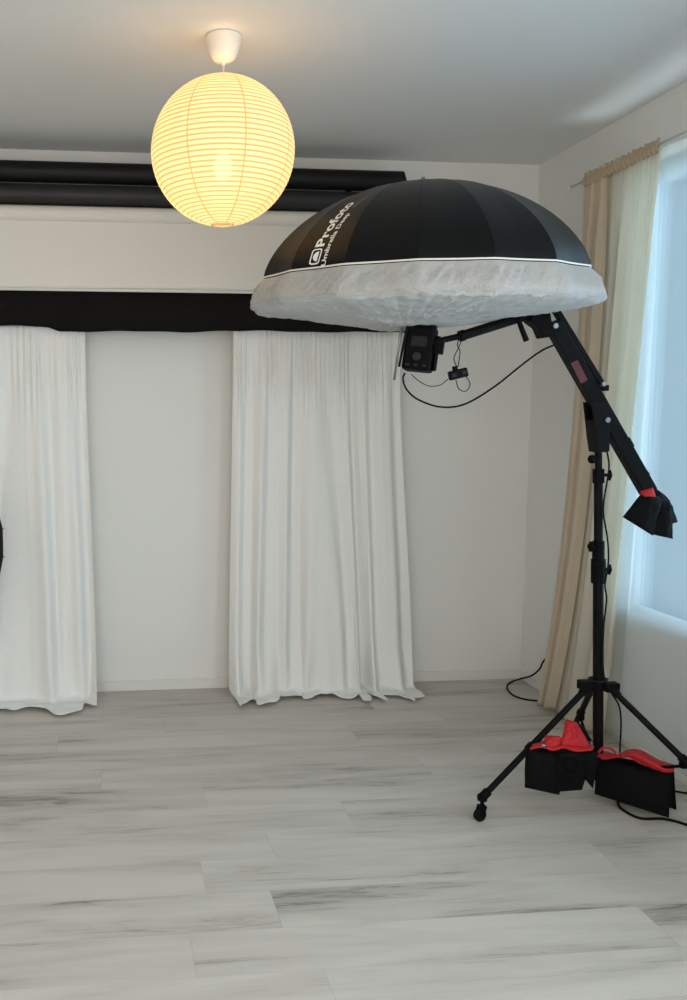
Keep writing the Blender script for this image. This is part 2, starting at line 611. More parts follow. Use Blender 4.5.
def header(u, v):
    a = lerp(3.232, 3.757, u)
    k = 2 * PI * 19 * u
    d = .010 + .008 * math.sin(k + 1.5 * math.sin(4 * u)) * (.5 + .5 * u)
    z = 2.366 + v * .050 + .008 * math.sin(k * .7 + 1) * v * (.25 + .75 * u)
    bul = .008 * math.sin(PI * min(1, v * 1.3))
    return Vector((CX0 - d - bul - .004, a, z))


MB().grid(header, 240, 10).build('header', M['header'], bt, smooth=True, solid=.003)

# sheer in front of the window
fnS = curtain_fn(right_place(XR - .042), (1.2, 3.60), (1.2, 3.68), 2.405, 41, 13, .010, .018, pool=lambda u: -.055 - .01 * math.sin(7 * u),
                 gather=60, gamp=.003, lean=-.0)
sh = MB().grid(fnS, 360, 90).build('sheer_curtain', M['sheer'], smooth=True)
tag(sh, 'sheer white voile curtain hanging in front of the bright window', 'curtain')

wr = thing('window_curtain_rod', (XR - .07, 3.0, 2.40), 'thin white curtain rod above the window', 'curtain rod')
MB().tube([(XR - .078, 1.1, 2.408), (XR - .078, 3.93, 2.408)], .006, 10).build('pole', M['trim'], wr, smooth=True)
MB().lathe([(0, -.012), (.009, -.01), (.011, 0), (.009, .01), (0, .03)], (XR - .078, 3.945, 2.408), (0, 1, 0), 12).build('finial', M['trim'], wr, smooth=True)
for y in (3.86, 1.2):
    MB().tube([(XR - .078, y, 2.408), (XR, y, 2.408)], .005, 8).lathe([(0, 0), (.018, 0), (.018, .006), (0, .006)], (XR - .006, y, 2.408), (1, 0, 0), 12) \
        .build('bracket', M['trim'], wr)

# ------------------------------------------------------------------ backdrop rolls on the back wall
YR = 4.22


def roll(name, zc, r, mat, label, x1, core):
    t = thing(name, ((x1 - 1.25) / 2, YR, zc - r), label, 'backdrop roll', 'backdrop rolls high on the back wall')
    MB().lathe([(r * .5, 0), (r * .97, 0), (r, .004), (r, x1 + 1.25 - .004), (r * .97, x1 + 1.25), (r * .5, x1 + 1.25)],
               (-1.25, YR, zc), (1, 0, 0), 40).build('paper', mat, t, smooth=True, autosm=True)
    MB().tube([(-1.29, YR, zc), (x1 + .012, YR, zc)], r * .5, 20).build('core', core, t, smooth=True, autosm=True)
    return t


roll('paper_roll', 2.487, .047, M['paperblack'], 'black paper backdrop roll, topmost of the rolls under the ceiling', 1.415, M['matt'])
roll('paper_roll', 2.388, .046, M['paperblack2'], 'charcoal paper backdrop roll between the black roll and the white screen', 1.40, M['matt'])
wt = thing('projection_screen', (.1, YR, 1.95), 'white backdrop screen rolled down below the two dark paper rolls', 'screen')
MB().lathe([(0, 0), (.036, 0), (.036, 2.62), (0, 2.62)], (-1.25, YR, 2.302), (1, 0, 0), 32).build('roller', M['screen'], wt, smooth=True, autosm=True)


def sheet(u, v):
    x = lerp(-1.24, 1.36, u)
    z = lerp(2.30, 1.965, v)
    return Vector((x, YR - .010 + .0035 * math.sin(x * 3 + 1) * v, z))


MB().grid(sheet, 60, 12).build('sheet', M['screen'], wt, smooth=True, solid=.001)
MB().tube([(-1.25, YR - .010, 1.962), (1.37, YR - .010, 1.962)], .0075, 10).build('hem_bar', M['trim'], wt, smooth=True)


def bcloth(u, v):
    x = lerp(-1.22, 1.44, u)
    zb = 1.797 - .020 * sm(-.27, -.20, x) + .0025 * math.sin(11 * x) + .0015 * math.sin(27 * x) + .008 * sm(.25, .6, x)
    z = lerp(2.12, zb, v)
    return Vector((x, YR + .035 - .006 * v * math.sin(9 * x) - .004 * math.sin(21 * x + 3 * v) * v, z))


bc = thing('black_backdrop_cloth', (.1, YR + .035, 1.79), 'black cloth strip hanging under the white screen above the white curtains', 'cloth')
MB().grid(bcloth, 180, 14).build('cloth', M['blackcloth'], bc, smooth=True, solid=.002)
MB().tube([(-1.24, YR + .035, 2.12), (1.45, YR + .035, 2.12)], .008, 10).tube([(-1.1, YR + .035, 2.12), (-1.1, D - .003, 2.12)], .006, 8) \
    .tube([(1.3, YR + .035, 2.12), (1.3, D - .003, 2.12)], .006, 8).build('batten', M['matt'], bc, smooth=True, autosm=True)
for x in (-1.275, 1.20):
    b = MB().box((x, D - .005, 2.39), (.03, .008, .30))
    for z in (2.487, 2.388, 2.302):
        b.box((x, (D + YR) / 2 + .022, z), (.006, D - YR - .044, .03))
    lb = 'wall bracket plate carrying the left ends of the backdrop rolls' if x < 0 else 'wall bracket plate behind the right end of the backdrop rolls'
    tag(b.build('roll_bracket', M['black']), lb, 'bracket', 'brackets of the backdrop rolls')

# ------------------------------------------------------------------ paper lantern
LC = Vector((.395, 3.0, 2.252))
lt = thing('pendant_lamp', (LC.x, LC.y, HC), 'round ribbed paper lantern glowing warm yellow under the ceiling', 'lamp')


def lan_prof():
    pr = []
    th0, th1 = .19, PI - .155
    n = NRING * 4
    for i in range(n + 1):
        th = i / n * PI
        if th < th0 or th > th1:
            continue
        k = (th * NRING / PI) % 1
        sc = 1 - .010 * abs(2 * k - 1) ** 2
        pr.append((LR * sc * math.sin(th), LR * sc * math.cos(th)))
    return pr


sh_ = MB().lathe(lan_prof(), LC, (0, 0, 1), 96)
shade = sh_.build('lamp_shade', M['lantern'], lt, smooth=True)
# origin of the shade at the middle of the ball so its paper pattern follows it
for v in shade.data.vertices:
    v.co -= (LC - wloc(lt))
shade.location = LC - wloc(lt)
rr = LR * math.sin(.155)
zb = LC.z - LR * math.cos(.155)
ringp = [(LC.x + rr * math.cos(a * PI / 16), LC.y + rr * math.sin(a * PI / 16), zb) for a in range(32)]
MB().tube(ringp, .003, 8, closed=True).build('bottom_ring', M['paperrim'], lt, smooth=True)
rr2 = LR * math.sin(.19)
zt = LC.z + LR * math.cos(.19)
fr = MB().tube([(LC.x + rr2 * math.cos(a * PI / 16), LC.y + rr2 * math.sin(a * PI / 16), zt) for a in range(32)], .003, 8, closed=True)
fr.tube([(LC.x - rr2, LC.y, zt), (LC.x, LC.y, zt + .015), (LC.x + rr2, LC.y, zt)], .0018, 8)
fr.build('top_frame', M['whiteplastic'], lt, smooth=True)
MB().lathe([(0, .045), (.018, .044), (.02, .0), (.018, -.02), (0, -.02)], LC + Vector((0, 0, .02)), (0, 0, 1), 20).build('socket', M['whiteplastic'], lt, smooth=True)
MB().tube([LC + Vector((0, 0, .05)), (LC.x + .006, LC.y + .033, HC - .09)], .0035, 8).build('cord', M['whiteplastic'], lt, smooth=True)
MB().lathe([(0, 0), (.054, 0), (.059, -.006), (.057, -.025), (.049, -.052), (.040, -.072), (.026, -.082), (.008, -.085), (.006, -.094), (0, -.094)],
           (LC.x + .006, LC.y + .035, HC), (0, 0, 1), 40).build('ceiling_cup', M['whiteplastic'], lt, smooth=True, autosm=True)
bulb = MB().lathe([(0, .03), (.014, .028), (.024, .008), (.031, -.018), (.026, -.044), (.012, -.058), (0, -.062)], LC + Vector((0, 0, -.03)), (0, 0, 1), 24) \
    .build('bulb', M['bulb'], lt, smooth=True)

# ------------------------------------------------------------------ boom stand
YS = 2.95
th = math.radians(11.5)
footA = onz(478.5, 821)
R0 = (.5967 * footA.y - footA.x) / (math.cos(th) - .5967 * math.sin(th))
CB = Vector((footA.x + R0 * math.cos(th), footA.y + R0 * math.sin(th), 0))
YS = CB.y
HUBZ = .43
base_pt = at(598, 760, YS)
top_pt = at(598.5, 452, YS)
axis = (top_pt - base_pt).normalized()


def pole_at(py):
    return at(lerp(598, 598.5, (760 - py) / 308), py, YS)


S = thing('boom_stand', (CB.x, CB.y, 0), 'black wheeled tripod boom stand with angled arm reaching over to the umbrella', 'stand')
hub = pole_at(684)
MB().tube([pole_at(772), pole_at(572)], .0178, 20).build('lower_column', M['black'], S, smooth=True, autosm=True)
MB().tube([pole_at(574), pole_at(476)], .0148, 20).build('middle_column', M['black'], S, smooth=True, autosm=True)
MB().tube([pole_at(478), pole_at(446)], .012, 20).build('upper_column', M['black'], S, smooth=True, autosm=True)


def collar(py0, py1, r, kpy, side, name='collar'):
    a, b = pole_at(py1), pole_at(py0)
    c = MB().tube([a, b], r, 20).build(name, M['matt'], S, smooth=True, autosm=True, bevel=.002)
    k = pole_at(kpy)
    k2 = k + Vector((side * .033, -.012, 0))
    d = (k2 - k).normalized()
    MB().tube([k, k2], .006, 10).bar(k2 - Vector((0, 0, .018)), k2 + Vector((0, 0, .018)), .014, .010, up=d) \
        .lathe([(0, -.004), (.012, -.004), (.013, .006), (0, .01)], k2, d, 12).build('knob', M['matt'], c, bevel=.002)
    return c


collar(469, 483, .0195, 475, 1)
collar(541, 560, .0205, 546, -1)
collar(559, 583, .0245, 569, 1)
k = pole_at(459)
k2 = k + Vector((-.028, -.01, 0))
MB().tube([k, k2], .006, 10).lathe([(0, -.006), (.014, -.006), (.015, .006), (.008, .014), (0, .014)], k2, (-1, -.3, 0), 14).build('knob', M['matt'], S, smooth=True, autosm=True)

# hub and legs
hb = MB().lathe([(0, .018), (.030, .018), (.034, .014), (.034, -.014), (.030, -.018), (0, -.018)], hub - axis * .0, axis, 28)
hb.box(hub + Vector((-.045, 0, -.002)), (.05, .04, .032)).box(hub + Vector((.03, -.03, -.002)), (.05, .035, .032))
hub_o = hb.build('leg_hub', M['matt'], S, bevel=.003)
MB().lathe([(.031, .0195), (.0345, .019), (.0345, .017), (.031, .0165)], hub, axis, 28).build('hub_rim', M['grey'], hub_o, smooth=True)
dirs = [th + PI, th + PI + 2 * PI / 3, th + PI - 2 * PI / 3]
feet = []
for i, a in enumerate(dirs):
    d = Vector((math.cos(a), math.sin(a), 0))
    if i == 0:
        ft = Vector((footA.x, footA.y, 0))
    else:
        ft = Vector((CB.x, CB.y, 0)) + d * R0
    if i == 1:
        ft = Vector((2.06, 2.55, 0))
    feet.append(ft)
    d = (ft - Vector((CB.x, CB.y, 0))).normalized()
    root = Vector((hub.x, hub.y, hub.z - .01)) + d * .048
    jt = ft + Vector((0, 0, .083)) - d * .012
    leg = MB().tube([root, jt], .0108, 16).build('leg', M['black'], S, smooth=True, autosm=True)
    ax = (jt - root).normalized()
    # hinge bracket, foot joint
    MB().tube([root - ax * .012, root + ax * .03], .0135, 14).build('hinge', M['matt'], leg, smooth=True, autosm=True)
    MB().tube([jt - ax * .030, jt + ax * .010], .0155, 14).lathe([(0, 0), (.017, .002), (.017, .02), (0, .024)], jt + Vector((0, 0, -.012)), (0, 0, 1), 14) \
        .build('foot_joint', M['matt'], leg, smooth=True, autosm=True)
    if i != 1:
        side = Vector((-d.y, d.x, 0))
        cst = MB().tube([jt, jt - Vector((0, 0, .035))], .007, 10)
        for s in (-1, 1):
            cst.bar(jt - Vector((0, 0, .030)) + side * s * .014, ft + Vector((.004, 0, .020)) + side * s * .014, .018, .003, up=side)
        cst.box(jt - Vector((0, 0, .032)), (.026, .026, .006))
        cf = cst.build('caster_fork', M['matt'], leg)
        MB().lathe([(0, -.010), (.018, -.010), (.0225, -.006), (.0225, .006), (.018, .010), (0, .010)], ft + Vector((.004, 0, .0225)), side, 24) \
            .build('wheel', M['rubber'], cf, smooth=True, autosm=True)
    else:
        cst = MB().tube([jt, jt - Vector((0, 0, .035))], .007, 10)
        side = Vector((-d.y, d.x, 0))
        for s in (-1, 1):
            cst.bar(jt - Vector((0, 0, .030)) + side * s * .014, ft + Vector((.004, 0, .020)) + side * s * .014, .018, .003, up=side)
        cf = cst.build('caster_fork', M['matt'], leg)
        MB().lathe([(0, -.010), (.018, -.010), (.0225, -.006), (.0225, .006), (.018, .010), (0, .010)], ft + Vector((.004, 0, .0225)), side, 24) \
            .build('wheel', M['rubber'], cf, smooth=True, autosm=True)
    # brace from column foot to leg
    bp = lerp(root, jt, .55)
    low = pole_at(771)
    MB().tube([lerp(low, bp, .04), bp - Vector((0, 0, .022))], .0055, 10).build('brace', M['matt'], S, smooth=True, autosm=True)
    MB().tube([bp - ax * .014, bp + ax * .014], .0150, 14).box(bp - d * .0 + Vector((0, 0, -.018)), (.022, .022, .022)).build('brace_clamp', M['matt'], leg, bevel=.002)
MB().tube([pole_at(778), pole_at(764)], .026, 20).build('brace_collar', M['matt'], S, smooth=True, autosm=True)

# boom beam
def P(px, py, dy=0.0):
    return at(px, py, YS + dy)


b0, b1 = P(552, 323), P(648.5, 492)
BX = (b1 - b0).normalized()
beam = MB().bar(b0, b1, .049, .045).build('boom_beam', M['black'], S, bevel=.004)
# rounded end cap and upper parallel rod
MB().bar(P(551, 303), P(604, 389), .021, .026).build('levelling_rod', M['black'], S, bevel=.004)
for px, py in ((566, 334), (583, 362), (596, 385)):
    MB().box(P(px, py), (.03, .030, .012)).build('rod_spacer', M['matt'], beam)
MB().box(P(604, 388), (.022, .030, .02)).build('rod_end', M['matt'], S, bevel=.003)
for px, py, r in ((555, 326, .0105), (607, 420, .0105), (603, 384, .009)):
    c = P(px, py, -.026)
    MB().lathe([(0, -.008), (r * .8, -.008), (r, -.004), (r, .006), (0, .006)], c, (0, 1, 0), 18).build('bolt', M['steel'], beam, smooth=True, autosm=True)
MB().bar(P(626, 438), P(631, 447), .014, .03).build('end_stop', M['matt'], beam, bevel=.003)
kk = P(646, 474)
MB().tube([P(642, 478), kk], .005, 8).lathe([(0, -.004), (.012, -.004), (.012, .006), (0, .008)], kk, (1, 0, .4), 12).build('knob', M['matt'], beam)
# sticker
st = [P(570.8, 363.3, -.0232), P(577.6, 360.2, -.0232), P(587.6, 380, -.0232), P(581, 383.5, -.0232)]
stk = MB().prism(st, -.0008, .0005).build('sticker', M['redtag'], beam)
pr = MB()
for k in range(6):
    a0, a1 = lerp(st[0], st[3], .12 + k * .14), lerp(st[1], st[2], .12 + k * .14)
    pr.bar(lerp(a0, a1, .25), lerp(a0, a1, .25 + .5 * random.random() + .1), .004, .001)
o = pr.build('print', M['darktag'], stk)
o.location.y -= .0008
# yoke
yk = [P(587.5, 402), P(600, 402), P(604, 424), P(605, 437), P(604.5, 451), P(593.5, 452), P(591.5, 438)]
MB().prism(yk, -.032, -.0235).prism(yk, .0235, .032).prism([P(589.5, 420), P(604, 420), P(604.5, 452), P(593, 452)], -.0235, .0235) \
    .build('pivot_yoke', M['black'], S, bevel=.002)
MB().tube([P(599, 452), P(599, 442)], .019, 16).build('yoke_socket', M['matt'], S, smooth=True, autosm=True)
# head of the boom and tilting arm
hd = [P(528.5, 304), P(545.5, 305), P(548, 322), P(556, 330), P(551, 337), P(540, 338.5), P(535.5, 328), P(527, 322)]
MB().prism(hd, -.028, .028).build('boom_head', M['matt'], S, bevel=.004)
MB().tube([P(543, 318, -.03), P(543, 318, .03)], .013, 14).build('pivot_pin', M['matt'], S, smooth=True, autosm=True)
hdl = MB().tube([P(518.5, 320, -.03), P(521, 327, -.03), P(526.5, 341, -.03)], [.007, .0085, .0095], 12).tube([P(520, 318, -.035), P(525, 316, 0)], .007, 10)
hdl.build('tilt_handle', M['matt'], S, smooth=True, autosm=True)
armo = MB().tube([P(533, 313.5), P(463, 335.5)], .0165, 18).build('arm', M['black'], S, smooth=True, autosm=True)
MB().tube([P(464, 335), P(459.5, 336.5)], .019, 18).build('arm_collar', M['matt'], armo, smooth=True, autosm=True)
MB().tube([P(463, 335.5), P(434, 342)], .0105, 14).build('spigot', M['black'], armo, smooth=True, autosm=True)

# ------------------------------------------------------------------ studio flash head
fc = P(420, 349)
ft_ = thing('studio_flash', (fc.x, fc.y, fc.z - .09), 'black battery studio flash hanging under the white umbrella diffuser', 'flash')
tilt = Matrix.Rotation(math.radians(7), 3, 'Y') @ Matrix.Rotation(math.radians(-28), 3, 'Z')
def FL(x, y, z):
    return fc + tilt @ Vector((x, y, z))
body = MB().box(fc, (.094, .090, .150), tilt).build('body', M['matt'], ft_, bevel=.010)
MB().lathe([(0, .07), (.046, .07), (.048, .10), (.048, .125), (.040, .127), (0, .127)], fc, tilt @ Vector((0, 0, 1)), 28).build('reflector', M['matt'], ft_, smooth=True, autosm=True)
MB().box(FL(.0, -.046, .020), (.050, .003, .034), tilt).build('display', M['screenglass'], body, bevel=.001)
MB().lathe([(0, 0), (.014, 0), (.013, .010), (0, .011)], FL(.0, -.045, -.030), tilt @ Vector((0, -1, 0)), 18).build('dial', M['grey'], body, smooth=True, autosm=True)
bt_ = MB()
for i in range(3):
    bt_.box(FL(-.028 + .028 * i, -.046, -.058), (.012, .004, .007), tilt)
bt_.build('buttons', M['grey'], body)
MB().bar(FL(.049, 0, .045), FL(.049, 0, -.070), .012, .05).build('battery', M['matt'], ft_, bevel=.003)
MB().box(FL(.060, -.01, .012), (.035, .03, .05), tilt).tube([FL(.06, -.045, .005), FL(.06, .03, .005)], .008, 10).build('mount', M['matt'], ft_, bevel=.003)
MB().bar(FL(-.044, -.05, .07), FL(-.052, -.052, -.07), .008, .006).build('side_rail', M['black'], ft_, bevel=.002)

# ------------------------------------------------------------------ umbrella
UO = at(420, 301, 3.0)
ang = math.radians(.8)
ta = Vector((math.cos(ang), 0, math.sin(ang)))                # towards the right end of the rim
tb_ = math.radians(2.5)
tb = Vector((0, math.cos(tb_), math.sin(tb_)))
n_ = ta.cross(tb).normalized()
tb = n_.cross(ta)
RO, RS, SK, HD = .592, .545, .075, .312
U = thing('photo_umbrella', UO, 'large deep black umbrella with white diffuser held up by the boom arm', 'umbrella')
NP = 16
PH0 = math.radians(2)


def facet(phi, r, t):
    """radius at angle phi of a 16-sided ring; t = how much it is pulled in between ribs"""
    k = ((phi - PH0) / (2 * PI / NP)) % 1.0
    x = (k - .5) * 2 * PI / NP
    return r * (math.cos(PI / NP) / math.cos(x)) * (1 - t * .004 * math.cos(PI * (k - .5)) ** 2)


def dome(phi, q, off=0.0):
    """q: 0 apex .. 1 seam"""
    r = RS * q
    h = SK + HD * (1 - q ** 2) ** .66
    rf = facet(phi, r, 2)
    p = UO + ta * (rf * math.cos(phi)) + tb * (rf * math.sin(phi)) + n_ * h
    if off:
        e = 1e-3
        p1, p2 = dome(phi + e, q), dome(phi, max(0, q - e))
        nn = (p1 - p).cross(p2 - p).normalized()
        if nn.dot(p - UO) < 0:
            nn = -nn
        p = p + nn * off
    return p


cn = MB()
steps = [math.sin(i / 26 * PI / 2) for i in range(27)]
segs = NP * 6
rings = []
for q in steps:
    if q < 1e-6:
        rings.append([cn.bm.verts.new(dome(0, 0))])
    else:
        rings.append([cn.bm.verts.new(dome(PH0 + 2 * PI * k / segs, q)) for k in range(segs)])
for A, B in zip(rings, rings[1:]):
    for k in range(segs):
        k2 = (k + 1) % segs
        if len(A) == 1:
            cn.bm.faces.new((A[0], B[k2], B[k]))
        else:
            cn.bm.faces.new((A[k], A[k2], B[k2], B[k]))
canopy = cn.build('canopy', M['canopy'], U, smooth=True, autosm=False)
# crease the rib lines
me = canopy.data
ribk = set()
for e in me.edges:
    a, b = me.vertices[e.vertices[0]].index, me.vertices[e.vertices[1]].index
    if a > 0 and b > 0 and (a - 1) % segs == (b - 1) % segs and ((a - 1) % segs) % 6 == 0:
        e.use_edge_sharp = True
# stitched seams over the ribs
sl = MB()
for k in range(NP):
    ph = PH0 + 2 * PI * k / NP
    sl.tube([dome(ph, q, .0001) for q in steps[2:]], .0005, 6)
sl.build('panel_seams', M['nylon'], canopy, smooth=True)
MB().lathe([(0, .022), (.006, .020), (.010, .008), (.022, .004), (.024, -.004), (0, -.006)], dome(0, 0), n_, 20).build('tip', M['steel'], U, smooth=True, autosm=True)
# piping along the seam
MB().tube([dome(PH0 + 2 * PI * k / segs, 1) + n_ * .001 for k in range(segs)], .0027, 8, closed=True).build('rim_piping', M['piping'], U, smooth=True)


def diffuser(u, v):
    phi = PH0 + 2 * PI * u
    wr = mnoise.noise(Vector((math.cos(phi) * 14, math.sin(phi) * 14, v * 2.0)))
    wr2 = mnoise.noise(Vector((math.cos(phi) * 34 + 5, math.sin(phi) * 34, v * 1.0)))
    wr3 = mnoise.noise(Vector((math.cos(phi + v * .5) * 48 + 9, math.sin(phi + v * .5) * 48, v * 2)))
    if v < .22:                                   # skirt outside the canopy
        s = v / .22
        r = lerp(RS, RO, s ** .8)
        h = SK * (1 - s) - .004
        rf = facet(phi, r, 3) + (.004 * wr + .006 * wr2 + .016 * wr3) * math.sin(PI * min(s, .9))
        return UO + ta * (rf * math.cos(phi)) + tb * (rf * math.sin(phi)) + n_ * h
    if v < .30:
        s = (v - .22) / .08
        r = RO - .022 * (1 - math.cos(s * PI / 2))
        h = -.004 - .016 * math.sin(s * PI / 2)
        rf = facet(phi, r, 3)
        return UO + ta * (rf * math.cos(phi)) + tb * (rf * math.sin(phi)) + n_ * (h + .003 * wr2)
    s = (v - .30) / .70
    r = lerp(RO - .022, .045, s)
    q = r / RO
    h = -.020 - SAG * (1 - q) ** .9
    h += .009 * mnoise.noise(Vector((math.cos(phi) * r * 7, math.sin(phi) * r * 22, 3))) + .004 * mnoise.noise(Vector((math.cos(phi) * r * 40, math.sin(phi) * r * 55, 7))) + .005 * wr2 * q
    rf = facet(phi, r, 1)
    cc = UO + (SC_OFF) * (1 - q)
    return cc + ta * (rf * math.cos(phi)) + tb * (rf * math.sin(phi)) + n_ * h


SAG = .085
SC_OFF = Vector((-.05, 0, 0))
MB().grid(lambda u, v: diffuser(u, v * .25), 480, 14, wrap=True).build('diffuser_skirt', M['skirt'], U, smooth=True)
MB().grid(lambda u, v: diffuser(u, .25 + v * .75), 384, 60, wrap=True).build('diffuser', M['diffuser'], U, smooth=True)
MB().tube([P(394.3, 380), P(400.5, 334), dome(0, 0)], .0042, 8).build('shaft', M['steel'], U, smooth=True)


# writing on the canopy
def text_mesh(s, size, bold=0.0, space=1.0):
    cu = bpy.data.curves.new('lettering', 'FONT')
    cu.body = s
    cu.size = size
    cu.offset = bold
    cu.space_character = space
    cu.resolution_u = 3
    ob = bpy.data.objects.new('lettering', cu)
    COL.objects.link(ob)
    dg = bpy.context.evaluated_depsgraph_get()
    me = bpy.data.meshes.new_from_object(ob.evaluated_get(dg))
    bpy.data.objects.remove(ob)
    bpy.data.curves.remove(cu)
    return me


# arc length table from seam to apex
QS = [1 - i / 400 for i in range(401)]


def canopy_point(sarc, t, phc):
    """sarc metres up from the seam along the panel middle, t metres sideways"""
    lo = 0
    while lo < 399 and ARC[lo + 1] < sarc:
        lo += 1
    f = (sarc - ARC[lo]) / max(1e-6, ARC[lo + 1] - ARC[lo])
    q = lerp(QS[lo], QS[lo + 1], f)
    r = max(.02, RS * q)
    return dome(phc + t / r, q, .0022)



PHC = PH0 + 2 * PI * 9.5 / NP
ARC = [0.0]
pp = dome(PHC, 1)
for q in QS[1:]:
    p2 = dome(PHC, q)
    ARC.append(ARC[-1] + (p2 - pp).length)
    pp = p2


def put_text(me, s0, t0, name, mat, squeeze=1.0, flat=1.0):
    """lay a flat text mesh on the panel: it reads upwards from the rim, letter tops to the left"""
    bm = bmesh.new()
    bm.from_mesh(me)
    bmesh.ops.triangulate(bm, faces=bm.faces)
    for v in bm.verts:
        x, y = v.co.x, v.co.y
        v.co = canopy_point(s0 + x * squeeze, t0 - y * flat, PHC)
    m = MB()
    m.bm.free()
    m.bm = bm
    bpy.data.meshes.remove(me)
    return m.build(name, mat, canopy)


def add_logo():
    m = MB()
    # rounded outline with a dome shape inside
    def rr_(w, h, r, n=6):
        pts = []
        for cx, cy, a0 in ((w - r, h - r, 0), (r, h - r, 90), (r, r, 180), (w - r, r, 270)):
            for i in range(n + 1):
                a = math.radians(a0 + 90 * i / n)
                pts.append((cx + r * math.cos(a), cy + r * math.sin(a)))
        return pts
    w, h = .052, .040
    A = rr_(w, h, .010)
    B = [(.0045 + x * (w - .009) / w, .0045 + y * (h - .009) / h) for x, y in A]
    S0, T0 = .010, .002
    fn = lambda x, y: canopy_point(S0 + x, T0 - y, PHC)
    va = [m.bm.verts.new(fn(*p)) for p in A]
    vb = [m.bm.verts.new(fn(*p)) for p in B]
    for i in range(len(A)):
        j = (i + 1) % len(A)
        m.bm.faces.new((va[i], va[j], vb[j], vb[i]))
    C = [(.010, .011), (.042, .011)] + [(.026 + .016 * math.cos(a), .013 + .017 * math.sin(a)) for a in [i * PI / 12 for i in range(13)]]
    m.bm.faces.new([m.bm.verts.new(fn(*p)) for p in C])
    m.build('logo', M['ink'], canopy)


add_logo()
put_text(text_mesh('Profoto', .058, .0016, 1.02), .066, .000, 'lettering', M['ink'], 1.14, .84)
put_text(text_mesh('Umbrella Deep', .030, .0006, 1.0), .000, .030, 'lettering', M['ink'], 1.10, .84)
put_text(text_mesh('White L', .030, .0004, 1.0), .235, .030, 'lettering', M['inkshaded'], 1.10, .84)


# ------------------------------------------------------------------ bags
def pillow(q, thick, nrm, seed=0, nu=22, nv=18, rough=.006, sag=.35):
    """closed soft bag between the corner points q = (top left, top right, bottom right, bottom left)"""
    q = [Vector(p) for p in q]
    nrm = Vector(nrm).normalized()
    m = MB()

    def fn(side):
        def g(u, v):
            p = lerp(lerp(q[0], q[1], u), lerp(q[3], q[2], u), v)
            e = (math.sin(PI * min(1, max(0, u))) ** .45) * (math.sin(PI * min(1, max(0, v ** (1 - sag)))) ** .45)
            w = mnoise.noise(p * 16 + Vector((seed, side * 3, 0))) * rough * 1.6 + mnoise.noise(p * 45 + Vector((seed, 0, side))) * rough * .6
            return p + nrm * side * (thick / 2 * e + w * e) + Vector((w * .5, 0, w * .3)) * e
        return g
    for s in (1, -1):
        m.grid(fn(s), nu, nv)
    bmesh.ops.remove_doubles(m.bm, verts=m.bm.verts, dist=1e-5)
    return m


def strip(pts, w, nrm, th=.003, rip=.004, seed=0):
    """a webbing strip following pts, w wide across nrm"""
    C = catmull(pts, 8)
    nrm = Vector(nrm).normalized()
    m = MB()
    n = len(C) - 1

    def g(u, v):
        i = int(round(u * n))
        p = C[i]
        return p + nrm * (v - .5) * w + Vector((0, 0, 1)) * rip * mnoise.noise(Vector((u * 9, v * 2, seed)))
    m.grid(g, n, 4)
    return m


# sandbags on the braces
d2 = (feet[1] - CB).normalized()
n2 = Vector((d2.y, -d2.x, 0))
if n2.y > 0:
    n2 = -n2

def bagpt(px, py, Y):
    return at(px, py, Y)


# right bag: slung over the brace towards the right front foot
ga = thing('sandbag', at(632, 808, 2.83), 'black sandbag with smooth red top band hanging beside the right front leg of the stand', 'sandbag', 'sandbags weighing down the boom stand')
Y0, Y1 = 2.905, 2.735
nb = (at(669, 818, Y1) - at(595, 794, Y0)).cross(Vector((0, 0, 1))).normalized()
if nb.y > 0:
    nb = -nb
pillow((at(596, 753, Y0 + .02), at(671, 771, Y1 + .02), at(669, 818, Y1), at(594.5, 794, Y0)), .060, nb, 3, rough=.004).build('pouch', M['nylon'], ga, smooth=True)
pillow((at(600, 753, Y0 + .09), at(674, 769, Y1 + .08), at(676.5, 810, Y1 + .07), at(604, 787, Y0 + .09)), .05, nb, 8, rough=.004).build('pouch', M['nylon'], ga, smooth=True)


def band(lo, hi, Ya, Yb, dy, seed):
    """cloth band: lo / hi are lower and upper edges as pixel rows, lying over the top of the bag"""
    A_ = catmull([at(x, y, lerp(Ya, Yb, i / (len(lo) - 1))) for i, (x, y) in enumerate(lo)], 8)
    B_ = catmull([at(x, y, lerp(Ya, Yb, i / (len(hi) - 1)) + dy) for i, (x, y) in enumerate(hi)], 8)
    nA = len(A_) - 1

    def g(u, v):
        k = int(round(u * nA))
        p = lerp(A_[k], B_[k], v)
        return p + Vector((0, -.012, .008)) * math.sin(PI * v) + Vector((0, 0, .004)) * mnoise.noise(p * 30 + Vector((seed, 0, 0)))
    return MB().grid(g, nA, 8)


band([(595, 757), (606, 757), (618, 757), (630, 758), (643, 764), (656, 770), (672, 771)],
     [(596, 750), (606, 752), (617, 755), (628, 750), (640, 750), (655, 758), (673, 765)], Y0 - .02, Y1 - .02, .10, 4) \
    .build('top_band', M['red'], ga, smooth=True, solid=.004)
band([(620, 757), (632, 757), (645, 763), (660, 771), (672, 772)],
     [(620, 755), (632, 753.5), (646, 759), (660, 768), (672, 769.5)], lerp(Y0, Y1, .33) - .03, Y1 - .03, .004, 14) \
    .build('webbing', M['red'], ga, smooth=True, solid=.005)
lp = [at(598, 753, Y0 - .03), at(603, 748, Y0 - .03), at(611, 749, Y0 - .035), at(617, 755, Y0 - .04), at(609, 758, Y0 - .04), at(601, 758, Y0 - .035)]
MB().tube(catmull(lp, 5), .0045, 8).build('handle', M['red'], ga, smooth=True)
MB().tube([at(616, 753.5, Y0 - .04), at(620, 754, Y0 - .04)], .004, 8).build('ring', M['steel'], ga, smooth=True)

